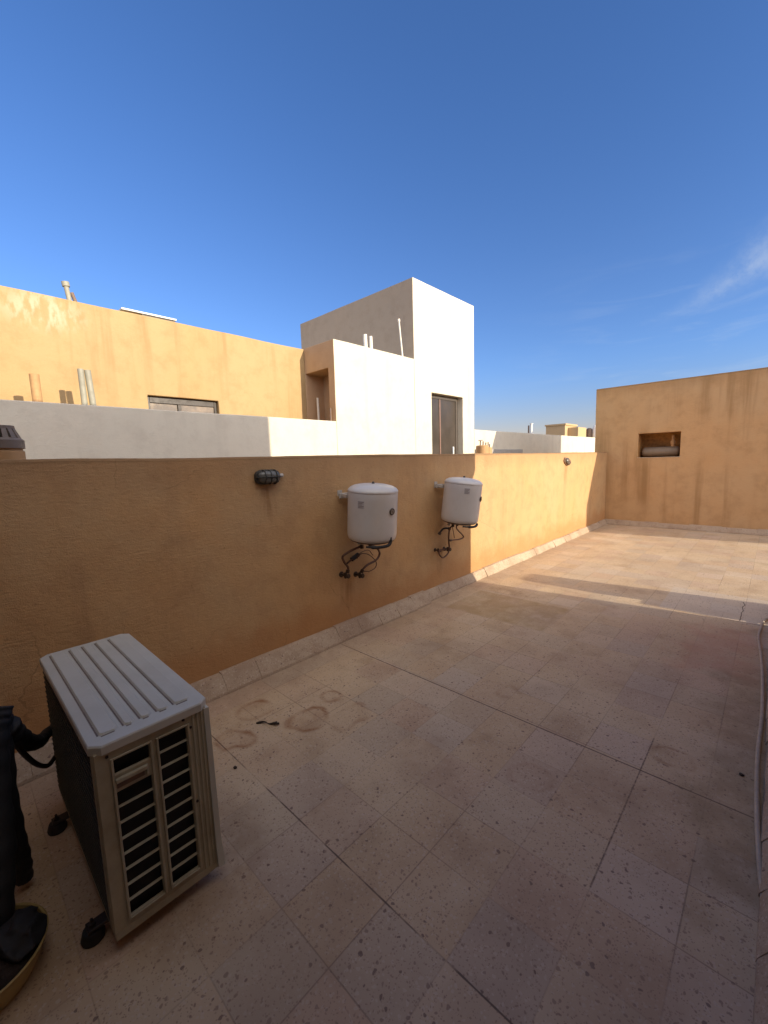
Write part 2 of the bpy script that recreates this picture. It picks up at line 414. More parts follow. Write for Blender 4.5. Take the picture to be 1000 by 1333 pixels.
for p_ in fl.data.polygons:
    cx, cy = p_.center.x, p_.center.y
    a_, b_, d_ = tile_tint(math.floor((cx+.135)/.25), math.floor((cy-(2.135 if cy < 2.14 else 2.155))/.25)+(0 if cy < 2.14 else 50))
    for li in p_.loop_indices:
        C, vis_ = vbase(fl.data.loops[li].vertex_index)
        C = C.lerp(Vector((.49, .34, .27)), .34*sstep(.55, .95, a_)); C = C.lerp(Vector((.42, .37, .31)), .34*sstep(.6, .95, b_)); C = C.lerp(Vector((.62, .52, .42)), .34*sstep(.68, 1, d_))
        if cx > -.76 and 4.7 < cy < 5.5: C = C.lerp(Vector((.56, .49, .41)), .55)
        buf[4*li:4*li+4] = (C.x, C.y, C.z, vis_)
bc.data.foreach_set('color', buf)
bm = bmesh.new(); box(bm, -2.93, 6.6, -4.0, 9.9, -.35, -.004)
tag(link('floor_slab', bm, M['render_grey'], origin=(1, 3, -.1)), kind='structure')
tag(link('lower_storey', cells([-2.93, 6.6], [-4, 14.1], [-4.2, -.355], lambda *a: True, 0, 1, 0), M['parapet'], origin=(1, 3, -4.2)), 'plain ochre walls of the storey under the roof terrace', 'building')

# parapet between the terraces
PX = -2.68
def para(x, y, z): return True
bm = cells([-2.93, PX], [-4.0, 9.899], [0.001, 1.562], para, .014, .09, .006, 3)
tag(link('parapet_wall', bm, M['parapet'], origin=(-2.8, 3, 0)), 'long ochre stucco parapet carrying two water heaters, half in shade and half sunlit', 'parapet wall')

# far wall of the terrace, with its small opening
def rbs(x, y, z):
    return not (-2.10 < x < -1.385 and 1.425 < z < 1.907 and y < 10.32)
bm = cells([-2.935, -2.10, -1.385, 6.6], [9.9, 10.32, 14.1], [0.001, 1.425, 1.907, 2.912], rbs, .012, .16, .005, 9)
rb = link('rooftop_building', bm, M['parapet_far'], origin=(1, 9.9, 0))
tag(rb, 'streaky ochre rooftop block closing the far end of the terrace, with a small rectangular opening', 'building')
M['niche'] = plain('darkened_amber', (.46, .23, .07), .9, var=.6, dirt=(.06, .03, .015), scale=10)  # inside coloured darker than the wall, standing in for missing sun
rb.data.materials.append(M['niche'])
for p_ in rb.data.polygons:
    c_ = p_.center
    if -2.12 < c_.x+1 < -1.37 and .02 < c_.y < .45 and 1.40 < c_.z < 1.93: p_.material_index = 1
bm = bmesh.new()   # chipped render lip round the opening
for a in ((-2.11, -1.375, 9.893, 9.897, 1.418, 1.424), ):
    box(bm, *a)
link('plaster_lip', bm, M['white'], rb).location = (-1, -9.9, 0)
# what lies in the opening
t = thing('storage_tank', 'dusty rounded tank lying in the small opening of the far ochre wall', 'tank', (-1.74, 10.12, 1.43))
bm = bmesh.new()
prof = [(0, -.33), (.05, -.325), (.085, -.305), (.10, -.27), (.10, .27), (.085, .305), (.05, .325), (0, .33)]
lathe(bm, prof, 28)
bmesh.ops.rotate(bm, verts=bm.verts, cent=(0, 0, 0), matrix=Matrix.Rotation(R(90), 3, 'Y'))
bmesh.ops.translate(bm, verts=bm.verts, vec=(0, 0, .10))
link('tank_shell', bm, M['tank'], t, 40)
bm = bmesh.new(); lathe(bm, [(0, .19), (.03, .19), (.03, .24), (.045, .25), (.045, .30), (.025, .33), (.025, .42), (0, .42)], 16, (.20, 0, 0))
link('valve_body', bm, M['ochre_pipe'], t, 40)
# skirting tiles: bevelled terrazzo slips set against the walls
def skirt(name, label, p0, p1, nrm, seed, depth=.075, height=.1, jog=()):
    """p0->p1 wall foot, nrm points into the terrace"""
    rnd = random.Random(seed); bm = bmesh.new()
    p0, p1, nrm = Vector(p0), Vector(p1), Vector(nrm)
    L = (p1-p0).length; d = (p1-p0)/L; s = 0
    while s < L-.02:
        w = min(.25, L-s)
        dj = 0
        for (a, b, v) in jog:
            if a <= s+.01 < b: dj = v
        dd = depth+rnd.uniform(-.006, .006)+dj; hh = height+rnd.uniform(-.008, .008)+dj*.35
        tw = rnd.uniform(-.004, .004)
        pr = [(-.01, 0.0005), (dd, 0.0005), (dd-.004, .018), (.026+dj*.4, hh-.004), (.016+dj*.4, hh), (-.01, hh)]
        rings = []
        for e, q in ((0, s+.0005), (1, s+w-.0005)):
            rings.append([bm.verts.new(p0+d*q+nrm*(a+(tw if e else 0)*(a > .0))+Vector((0, 0, z))) for a, z in pr])
        n = len(pr)
        for k in range(n): bm.faces.new((rings[0][k], rings[0][(k+1) % n], rings[1][(k+1) % n], rings[1][k]))
        bm.faces.new(rings[0][::-1]); bm.faces.new(rings[1])
        s += w
    es = [e for e in bm.edges if e.calc_length() > .12]
    bmesh.ops.bevel(bm, geom=es, offset=.0016, segments=1, affect='EDGES')
    o = link(name, bm, M['skirting'], origin=tuple(p0)); tag(o, label, 'skirting'); return o
skirt('skirting', 'speckled terrazzo skirting along the foot of the long parapet', (PX, -1.6, 0), (PX, 9.82, 0), (1, 0, 0), 4, jog=((-.1, 4.88, .045),))
skirt('skirting', 'pale skirting along the foot of the far ochre wall', (PX+.01, 9.9, 0), (6.3, 9.9, 0), (0, -1, 0), 5)
skirt('skirting', 'speckled skirting behind the beige hose at the right edge', (.12, 4.74, 0), (.12, -.58, 0), (-1, 0, 0), 6)

# own house on the right, with an unseen lower wing shaped to fit the shadow edge
bm = cells([.12, 4.6], [-4.0, 3.86], [0.001, 3.6], lambda *a: True, .012, .5, .004, 2)
tag(link('house_wall', bm, M['parapet'], origin=(2, 0, 0)), 'tall ochre house wall beside the camera shading the terrace', 'house')
bm = cells([.12, 4.6], [3.861, 4.75], [0.001, 2.08], lambda *a: True, .01, .4, .003, 2)
h2 = link('low_wing_wall', bm, M['parapet'], origin=(2, 4.3, 0)); tag(h2, 'unseen low ochre wing at the corner where the hose turns, fitted to the shadow edge', 'wall')
bm = cells([.08, 4.6], [3.865, 4.85], [2.084, 2.3], lambda *a: True, .01, .5, .003, 5)
o = link('coping', bm, M['render_grey'], h2); o.location = (-2, -4.3, 0)  # overhang sized to bend the top of the shadow edge
bm = cells([-2.679, .118], [-.9, -.6], [0.001, 3.6], lambda x, y, z: not (-.95 < x < -.05 and z < 2.1), .01, .4, .003, 8) if False else \
     cells([-2.679, -1.25, -.35, .118], [-.9, -.6], [0.001, 2.15, 3.6], lambda x, y, z: not (-1.25 < x < -.35 and z < 2.15), .01, .4, .003, 8)
hb = link('sky_blocking_wall', bm, M['parapet'], origin=(-1.3, -.75, 0)); tag(hb, 'unseen ochre wall with a doorway behind the camera, added to block sky light', 'wall')  # unseen wall, added to darken the near end of the terrace
bm = bmesh.new(); box(bm, -1.245, -.355, -.80, -.76, .01, 2.145, .004)
o = link('door', bm, M['door_leaf'], hb); o.location = (1.3, .75, 0)
bm = bmesh.new(); box(bm, -2.67, .11, -.6+.002, .0-.25, 2.75, 2.9, .01)
tag(link('shade_canopy', bm, M['parapet'], origin=(-1, -.3, 2.75)), 'unseen short canopy behind the camera, added to block sky light', 'canopy')  # unseen slab, added to keep sky light off the near corner
# east parapet of the terrace
bm = cells([6.35, 6.6], [-4.0, 9.899], [0.001, 1.562], para, .012, .5, .004, 13)
tag(link('parapet_wall', bm, M['parapet'], origin=(6.5, 3, 0)), 'ochre parapet on the sunward side of the terrace', 'parapet wall')
# unseen low block by the wing, shaped to fit a floor shadow
bm = bmesh.new(); box(bm, .16, .75, 4.86, 5.16, .001, .29, .012)
tag(link('shadow_block', bm, M['render_grey'], origin=(.45, 5, 0)), 'unseen small block round the corner of the low wing, shaped to cast a floor shadow', 'concrete block')

# ------------------------------------------------------------------ neighbour's white wall and house
WX = -5.1
bm = cells([-5.25, WX], [-9, 4.366], [-4.1, 2.155], lambda *a: True, .01, .25, .004, 21)
tag(link('white_boundary_wall', bm, M['white'], origin=(-5.2, 0, -4)), 'low white boundary wall running in front of the sunny ochre house', 'boundary wall')
bm = cells([-5.25, WX], [8.496, 22.], [-4.1, 2.165], lambda *a: True, .01, .3, .004, 22)
tag(link('white_boundary_wall', bm, M['white'], origin=(-5.2, 15, -4)), 'low white boundary wall beyond the tall white stair tower, crossed by a shadow', 'boundary wall')
bm = cells([-5.105, -5.045], [8.51, 10.9], [-4.1, 1.72], lambda *a: True, .006, .4, .003, 25)
tag(link('plinth', bm, M['render_grey'], origin=(-5.07, 9.5, -4)), 'thin grey plinth at the foot of the far white wall', 'plinth')

nh = thing('neighbour_house', 'ochre flat-roofed house behind the low white wall, with a tall white stair tower', 'house', (-7, 4, -4.1))
inv = Vector((7, -4, 4.1))
def nhp(name, bm, mat, parent=nh, smooth=False):
    o = link(name, bm, mat, parent, smooth)
    if parent is nh: o.location = inv
    return o
HX = -5.853
# ochre facade (window opening cut through the front)
def fac(x, y, z): return not (1.905 < y < 2.83 and 1.3 < z < 2.425 and x > -6.0)
nhp('wall', cells([-11, -6.0, HX], [-9, 1.905, 2.83, 4.366], [-4.1, 1.3, 2.425, 3.395], fac, .012, .2, .006, 31), M['house_orange'])
# block joined to the tower: white front, ochre flank with an alcove
def blk(x, y, z): return not (-5.842 < x < -5.255 and z < 2.992 and y < 4.75)
def blk_mat(o):
    me = o.data; me.materials.append(M['parapet_block'])
    for p in me.polygons:
        if p.normal.y < -.45 or (p.center.x < -5.16 and p.center.z < 3.35 and p.center.y < 4.78): p.material_index = 1
M['parapet_block'] = stucco('ochre_flank', (.50, .34, .21), (.52, .33, .18), (.36, .22, .12), .4, .7, .6)
o = nhp('side_block', cells([-11, -5.842, -5.255, WX], [4.368, 4.75, 6.344], [-4.1, 2.992, 3.405], blk, .01, .2, .004, 32), M['white']); blk_mat(o)
# stair tower with its doorway
def tw(x, y, z): return not (6.88 < y < 8.02 and 0.6 < z < 2.84 and x > -5.3)
tower = nhp('stair_tower', cells([-8.6, -5.3, WX], [6.346, 6.88, 8.02, 8.494], [-4.1, .6, 2.84, 4.86], tw, .01, .2, .004, 33), M['white'])
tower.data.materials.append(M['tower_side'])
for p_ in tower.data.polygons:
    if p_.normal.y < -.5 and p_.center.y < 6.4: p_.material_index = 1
# glazed door in the tower
bm = bmesh.new()
for a in ((6.885, 6.935, .61, 2.835), (7.95, 8.015, .61, 2.835), (6.936, 7.949, 2.765, 2.835)):
    box(bm, -5.285, -5.235, a[0], a[1], a[2], a[3], .004)
dr = link('door_frame', bm, M['frame_taupe'], tower)
bm = bmesh.new(); box(bm, -5.275, -5.25, 6.937, 7.33, .61, 2.763); box(bm, -5.275, -5.25, 7.37, 7.948, .61, 2.763)
o = link('door', bm, M['door_leaf'], tower)
bm = bmesh.new(); box(bm, -5.27, -5.235, 7.332, 7.368, .61, 2.763, .004); link('mullion', bm, M['door_bar'], dr)
bm = bmesh.new(); box(bm, -5.249, -5.215, 7.80, 7.84, 1.60, 1.78, .006); link('handle', bm, M['metal_white'], dr, 30)
# sliding window in the ochre facade
bm = bmesh.new()
X0, X1 = -5.96, -5.925
for a in ((1.908, 1.945, 1.303, 2.422), (2.79, 2.827, 1.303, 2.422), (1.946, 2.789, 2.345, 2.422), (1.946, 2.789, 1.303, 1.34), (2.29, 2.335, 1.341, 2.344)):
    box(bm, X0, X1, *a, .003)
w = nhp('window', bm, M['frame_brown'])
bm = bmesh.new(); box(bm, -5.955, -5.948, 1.947, 2.289, 1.342, 2.343); box(bm, -5.95, -5.943, 2.336, 2.788, 1.342, 2.343)
link('pane', bm, M['pane'], w)

# roof pipes and posts
def pole(name, label, cat, a, b, r, mat, group=None, cap=None, n=14):
    a, b = Vector(a), Vector(b)
    bm = bmesh.new()
    tube(bm, [a, b], r, n, 0)
    if cap == 'ring':
        d = (b-a).normalized(); tube(bm, [b-d*.03, b+d*.02], r*1.5, n, 0)
    if cap == 'hood':
        d = (b-a).normalized(); tube(bm, [b-d*.05, b-d*.0], r*1.25, n, 0); tube(bm, [b+d*.02, b+d*.05], r*1.6, n, 0); tube(bm, [b, b+d*.02], r*.6, n, 0)
    o = link(name, bm, mat, origin=tuple(a), smooth=40); return tag(o, label, cat, group)
pole('roof_pipe', 'left one of the two short white pipes on the block roof', 'pipe', (-5.45, 5.42, 3.40), (-5.45, 5.41, 3.74), .036, M['pvc'], 'white pipes on the block roof')
pole('roof_pipe', 'right one of the two short white pipes on the block roof', 'pipe', (-5.45, 5.56, 3.40), (-5.45, 5.55, 3.735), .032, M['pvc'], 'white pipes on the block roof')
pole('roof_pipe', 'slim tall white pipe leaning against the shaded face of the stair tower', 'pipe', (-5.28, 6.23, 3.40), (-5.28, 6.14, 4.10), .016, M['pvc'], cap='ring')
pole('wall_pipe', 'short white pipe standing in the ochre alcove', 'pipe', (-5.72, 4.52, 1.2), (-5.72, 4.50, 2.60), .02, M['pvc'])
pole('wall_pipe', 'dark pipe stub at the right edge of the alcove', 'pipe', (-5.19, 4.33, 1.2), (-5.19, 4.33, 2.36), .014, M['rust'])
pole('vent_pipe', 'upright grey pipe, left one of the leaning pair before the ochre house', 'pipe', (-5.29, 1.125, .4), (-5.29, 1.105, 2.54), .028, M['pvc_grey'], 'grey pipes before the ochre house')
pole('vent_pipe', 'tilted grey pipe, right one of the leaning pair before the ochre house', 'pipe', (-5.29, 1.27, .4), (-5.29, 1.165, 2.535), .030, M['pvc_grey'], 'grey pipes before the ochre house')
pole('vent_pipe', 'thick cream upright pipe at the far left before the ochre house', 'pipe', (-5.29, .74, .4), (-5.29, .725, 2.44), .04, M['ochre_pipe'])
pole('chimney_pipe', 'weathered grey pipe with a round cap on the ochre roof against the sky', 'pipe', (-6.15, 1.265, 3.39), (-6.15, 1.235, 3.66), .026, M['pvc_grey'], cap='ring')
pole('roof_bracket', 'small dark leaning stub beside the capped pipe on the ochre roof', 'pipe', (-6.15, 1.34, 3.39), (-6.15, 1.285, 3.575), .02, M['rust'])
bm = bmesh.new()
v = box(bm, -6.3, -5.9, 1.72, 2.36, 3.43, 3.452, .003)
v2 = box(bm, -6.28, -5.92, 1.95, 2.34, 3.40, 3.425, mi=1)
tag(link('roof_panel', bm, [M['metal_white'], M['frame_brown']], origin=(-6.1, 2, 3.42)), 'flat white-edged panel lying on the ochre roof against the sky', 'roof panel')

# ------------------------------------------------------------------ things on the parapet
def vent_cap(name, label, loc, r, h, mat_pipe, group=None):
    t = thing(name, label, 'roof vent', loc)
    bm = bmesh.new(); lathe(bm, [(0, 0), (r*1.06, 0), (r*1.06, .045), (r*.98, .05), (r*.98, .06)], 28); link('pipe_collar', bm, mat_pipe, t, 40)
    bm = bmesh.new()
    lathe(bm, [(r*.3, .06), (r*1.1, .06), (r*1.1, .10), (r*.95, .112), (r*.3, .112)], 28)
    lathe(bm, [(0, h-.014), (r*.74, h-.014), (r*.72, h), (0, h+.004)], 28)
    n = 15
    for k in range(n):
        a = 2*math.pi*(k+.5)/n; w = r*.125
        T = Vector((-math.sin(a), math.cos(a), 0)); N = Vector((math.cos(a), math.sin(a), 0))
        vs = []
        for (rr, z) in ((r*.98, .108), (r*.70, h-.008)):
            for s1 in (-1, 1):
                for q in (0, -r*.3): vs.append(bm.verts.new(N*(rr+q)+T*s1*w*(.9 if z > .12 else 1.1)+Vector((0, 0, z))))
        for f in ((0, 2, 6, 4), (1, 5, 7, 3), (0, 4, 5, 1), (2, 3, 7, 6)): bm.faces.new([vs[i] for i in f])
    link('vent_cap', bm, M['vent'], t, 35)
    return t
vent_cap('roof_vent', 'grey brown slotted vent cap on the parapet top at the left edge', (-2.81, .22, 1.56), .085, .172, M['ochre_pipe'])
t = thing('pipe_stub_group', 'plastered pipe stub with thin metal rods on the sunlit parapet top', 'pipe stub', (-2.82, 4.93, 1.56))
bm = bmesh.new(); lathe(bm, [(0, 0), (.085, 0), (.08, .10), (.07, .112), (0, .112)], 18, (0, -.04, 0)); lathe(bm, [(0, 0), (.06, 0), (.055, .085), (0, .09)], 14, (0, .10, 0)); link('stub', bm, M['ochre_pipe'], t, 35)
for (dy, hh) in ((-.09, .175), (-.02, .165), (.05, .15), (.11, .155), (.15, .13)):
    bm = bmesh.new(); tube(bm, [(0, dy, .07), (0, dy+.004, hh)], .008, 6, 0)
    if dy == -.09: tube(bm, [(0, -.13, .172), (0, -.03, .178)], .006, 6, 0)
    link('rod', bm, M['rust'], t)

# ------------------------------------------------------------------ bulkhead lamps
def lamp(label, loc, mb, rot=0, s=1.):
    t = thing('bulkhead_lamp', label, 'wall lamp', loc, 'bulkhead lamps on the parapet')
    t.scale = (s*.8, s, s)
    a, b = .098, .052
    def oval(bm, rings, n=36):
        R_ = []
        for (k, x) in rings:
            ring = []
            for i in range(n):
                th = 2*math.pi*i/n; c, s_ = math.cos(th), math.sin(th)
                e = .62
                ring.append(bm.verts.new((x, k*a*math.copysign(abs(c)**e, c), k*b*math.copysign(abs(s_)**e, s_))))
            R_.append(ring)
        for p, q in zip(R_, R_[1:]):
            for i in range(n): bm.faces.new((p[i], p[(i+1) % n], q[(i+1) % n], q[i]))
        bm.faces.new(R_[0]); bm.faces.new(R_[-1])
    bm = bmesh.new(); oval(bm, [(1.0, 0), (1.04, .012), (1.0, .03), (.9, .034)]); link('base', bm, mb, t, 40)
    bm = bmesh.new(); oval(bm, [(.86, .03), (.84, .055), (.74, .075), (.5, .086), (.2, .09)]); link('glass', bm, M['lamp_glass'], t, True)
    bm = bmesh.new()
    for y in (-.045, 0, .045):
        tube(bm, [(.03, y, -b*.95), (.07, y, -b*.85), (.094, y, -.01), (.094, y, .01), (.07, y, b*.85), (.03, y, b*.95)], .0045, 8, 4)
    tube(bm, [(.03, -a*.98, 0), (.07, -a*.82, 0), (.096, -a*.3, 0), (.096, a*.3, 0), (.07, a*.82, 0), (.03, a*.98, 0)], .0045, 8, 4)
    link('cage', bm, mb, t, True)
    bm = bmesh.new(); lathe(bm, [(0, 0), (.014, 0), (.014, .03), (0, .03)], 12)
    bmesh.ops.rotate(bm, verts=bm.verts, cent=(0, 0, 0), matrix=Matrix.Rotation(R(-90), 3, 'X'))
    bmesh.ops.translate(bm, verts=bm.verts, vec=(.018, a*1.0, .006)); link('cable_gland', bm, M['bracket'], t)
    return t
lamp('dark caged oval bulkhead lamp on the shaded part of the parapet, left of the heaters', (PX, 1.61, 1.415), M['lamp_body'])
l2 = lamp('small tilted bulkhead lamp on the sunlit far part of the parapet', (PX, 7.47, 1.405), M['lamp_brown'], s=1.); l2.rotation_euler = (R(-25), 0, 0)
# ------------------------------------------------------------------ water heaters
def heater(label, cx, cy, zb, zt, r, tilt_y, tilt_x, dial, lab, lab_z, cable):
    t = thing('water_heater', label, 'water heater', (cx, cy, (zb+zt)/2), 'water heaters on the parapet', (R(tilt_x), R(tilt_y), 0))
    h = (zt-zb)/2
    bm = bmesh.new()
    prof = [(r*.9, -h-.012), (r*.955, -h-.004), (r*.985, -h+.012), (r, -h+.035)] + [(r, -h+.035+(2*h-.04)*k/6) for k in range(1, 7)] + [(r*.992, h+.0)]
    lathe(bm, prof, 64); link('tank_body', bm, M['heater'], t, 50)
    bm = bmesh.new()
    lathe(bm, [(r*1.0, h-.010), (r*1.012, h-.006), (r*1.012, h+.004), (r*.985, h+.012), (r*.93, h+.024), (r*.80, h+.038), (r*.6, h+.048), (r*.35, h+.054), (0, h+.056)], 64)
    link('top_cover', bm, M['heater'], t, 50)
    bm = bmesh.new(); lathe(bm, [(0, h+.05), (.012, h+.053), (.012, h+.063), (.006, h+.073), (0, h+.073)], 12); link('cover_knob', bm, M['dial_rim'], t)
    bm = bmesh.new(); lathe(bm, [(0, -h-.045), (r*.35, -h-.043), (r*.7, -h-.034), (r*.88, -h-.02), (r*.91, -h-.008)], 48); link('bottom_cover', bm, M['heater_under'], t, 50)
    # round thermometer, facing out of the shell
    a, z = dial
    bm = bmesh.new(); lathe(bm, [(0, -.01), (.026, -.01), (.029, .004), (.026, .009), (.021, .009), (.021, .005), (0, .005)], 28)
    Mx = Matrix.Translation((r*math.cos(a), r*math.sin(a), z)) @ Matrix.Rotation(a, 4, 'Z') @ Matrix.Rotation(R(90), 4, 'Y')
    bm.transform(Mx); d = link('thermometer', bm, M['dial_rim'], t, 35)
    bm = bmesh.new(); lathe(bm, [(0, .006), (.0205, .006), (.0205, .0065), (0, .0075)], 24); bm.transform(Mx); link('dial_face', bm, M['dial'], d)
    bm = bmesh.new(); box(bm, -.012, .014, -.0015, .0015, .008, .0095); bm.transform(Mx @ Matrix.Rotation(.7, 4, 'Z')); link('needle', bm, M['dial_rim'], d)
    # worn rating sticker: curved strip just proud of the shell with a few printed bars
    bm = bmesh.new(); al = R(lab); n = 6; wv = .115/r*.5
    def patch(a0, a1, z0, z1, off, mi):
        vs = [[bm.verts.new(((r+off)*math.cos(a0+(a1-a0)*k/n), (r+off)*math.sin(a0+(a1-a0)*k/n), zz)) for k in range(n+1)] for zz in (z0, z1)]
        for k in range(n): bm.faces.new((vs[0][k], vs[0][k+1], vs[1][k+1], vs[1][k])).material_index = mi
    patch(al-wv/2, al+wv/2, lab_z-.03, lab_z+.03, .0012, 0)
    for k in range(5): patch(al-wv*.42, al+wv*(.42-.12*(k % 3)), lab_z+.020-.011*k, lab_z+.024-.011*k, .0016, 1)
    link('sticker', bm, [M['sticker'], M['vent']], t)
    # black cable sleeve lying along the lower rim
    bm = bmesh.new()
    pts = [(r*.98*math.cos(R(q)), r*.98*math.sin(R(q)), zz) for q, zz in cable]
    tube(bm, pts, lambda u: .013 if .15 < u < .92 else .008, 8, 5); link('cable', bm, M['black_rubber'], t, True)
    # hanging bracket towards the wall
    bm = bmesh.new()
    for s in (-1, 1):
        box(bm, -r-.075, -r+.03, s*.115-.015, s*.115+.015, h-.075, h-.045, .003)
        box(bm, -r-.079, -r-.074, s*.115-.025, s*.115+.025, h-.10, h-.02)
    box(bm, -r-.045, -r-.035, -.15, .15, h-.085, h-.04, .003)
    link('bracket', bm, M['bracket'], t)
    bm = bmesh.new()
    for s in (-.35, .15):
        bm = bmesh.new(); lathe(bm, [(0, -h-.075), (.013, -h-.075), (.013, -h-.02), (0, -h-.02)], 12, (-r*.45, r*s+.02, 0)); lathe(bm, [(0, -h-.068), (.019, -h-.068), (.019, -h-.055), (0, -h-.055)], 6, (-r*.45, r*s+.02, 0))
        link('pipe_nipple', bm, M['bracket'], t)
    return t
def hose(label, pts, r=.0075, mat='hose_brown', ends=(1, 1), cat='hose', name='flexible_hose'):
    t = thing(name, label, cat, pts[-1])
    off = Vector(pts[-1]); bm = bmesh.new(); P = [Vector(p)-off for p in pts]
    tube(bm, P, r, 8, 8); link('hose_line', bm, M[mat], t, True)
    if any(ends):
        bm = bmesh.new()
        if ends[0]: tube(bm, [P[0]+Vector((0, 0, .012)), P[0]-Vector((0, 0, .02))], r*1.6, 6, 0)
        if ends[0]: link('fitting', bm, M['valve'], t); bm = bmesh.new()
        if ends[1]: tube(bm, [P[-1]+(P[-2]-P[-1]).normalized()*.03, P[-1]], r*1.7, 6, 0)
        link('fitting', bm, M['valve'], t)
    return t
def valve(label, y, z, s=1.):
    t = thing('angle_valve', label, 'valve', (PX, y, z)); t.scale = (s, s, s)
    bm = bmesh.new(); lathe(bm, [(0, 0), (.03, 0), (.03, .006), (.013, .01), (.013, .06), (0, .06)], 14); bm.transform(Matrix.Rotation(R(90), 4, 'Y')); link('flange', bm, M['valve'], t, 40)
    bm = bmesh.new(); lathe(bm, [(0, -.03), (.012, -.03), (.017, -.015), (.017, .018), (.012, .03), (0, .03)], 12, (.065, 0, 0)); link('valve_body', bm, M['valve'], t, 40)
    bm = bmesh.new(); lathe(bm, [(0, .02), (.008, .02), (.008, .035), (.024, .037), (.026, .046), (.02, .052), (0, .052)], 10); bm.transform(Matrix.Translation((.065, 0, 0)) @ Matrix.Rotation(R(90), 4, 'Y')); link('handle', bm, M['valve'], t, 40)
    return t
heater('white enamel water heater on the shaded parapet, left of two', -2.41, 2.409, .880, 1.270, .205, 4.5, 0, (R(3), .045), -72, .10,
       ((-58, -.232), (-40, -.236), (-20, -.234), (-4, -.228), (3, -.205), (4, -.165)))
heater('white enamel water heater tilting beside the shadow edge, right of two', -2.42, 3.763, .853, 1.254, .198, 6, -3.5, (R(17), .052), -45, .13,
       ((-45, -.236), (-20, -.238), (0, -.236), (14, -.225), (17, -.205)))
hose('left flexible hose bowing from the left heater to its wall valve', [(-2.50, 2.36, .80), (-2.56, 2.30, .767), (-2.6, 2.235, .725), (-2.6, 2.243, .674), (-2.61, 2.295, .61), (-2.61, 2.285, .565)], .010)
hose('right flexible hose bulging below the left heater', [(-2.50, 2.46, .80), (-2.56, 2.60, .735), (-2.6, 2.675, .668), (-2.6, 2.63, .615), (-2.6, 2.52, .592), (-2.6, 2.46, .565), (-2.61, 2.445, .535)], .010)
hose('thin looping wire below the left heater', [(-2.64, 2.31, .645), (-2.63, 2.41, .679), (-2.62, 2.479, .699), (-2.62, 2.569, .666), (-2.62, 2.645, .59), (-2.62, 2.634, .54), (-2.62, 2.562, .522), (-2.63, 2.504, .531)], .0045, ends=(0, 0), cat='wire', name='cable_loop')
hose('short thin wire crossing between the two hoses of the left heater', [(-2.62, 2.41, .665), (-2.61, 2.44, .71), (-2.61, 2.54, .72), (-2.61, 2.60, .66)], .0035, ends=(0, 0), cat='wire', name='cable_loop')
valve('dark wall valve at the end of the left hose of the left heater', 2.275, .545, .85)
valve('dark wall valve at the end of the right hose of the left heater', 2.44, .51, .85)
bm = bmesh.new(); tube(bm, [(0, -.03, -.01), (0, .05, .02)], .02, 10, 0); tube(bm, [(0, -.09, -.035), (0, -.03, -.01)], .008, 8, 0); 
tag(link('cable_connector', bm, M['black_rubber'], origin=(0, 0, 0)), 'small black cable connector hanging between the hoses of the left heater', 'connector').location = (-2.645, 2.40, .672)
hose('long hose hanging from the right heater into a small loop', [(-2.5, 3.72, .80), (-2.57, 3.757, .74), (-2.6, 3.781, .623), (-2.6, 3.789, .538), (-2.6, 3.765, .468), (-2.6, 3.67, .436), (-2.6, 3.60, .49), (-2.6, 3.62, .53), (-2.61, 3.735, .515)], .009)
hose('side hose bulging right below the right heater', [(-2.5, 3.80, .80), (-2.56, 3.883, .733), (-2.59, 4.03, .645), (-2.59, 4.065, .605), (-2.6, 3.99, .589), (-2.61, 3.81, .605)], .008)
hose('thin wire dropping beside the hoses of the right heater', [(-2.6, 3.84, .79), (-2.6, 3.865, .725), (-2.6, 3.895, .62)], .004, ends=(0, 0), cat='wire', name='cable_loop')
hose('short black plug lead left of the hoses of the right heater', [(-2.6, 3.80, .744), (-2.62, 3.72, .75), (-2.63, 3.67, .72), (-2.64, 3.655, .69)], .010, 'black_rubber')
valve('dark wall valve under the loop of the right heater', 3.80, .505, .8)
valve('white handled wall valve at the end of the right heater hose', 3.63, .52, .7)

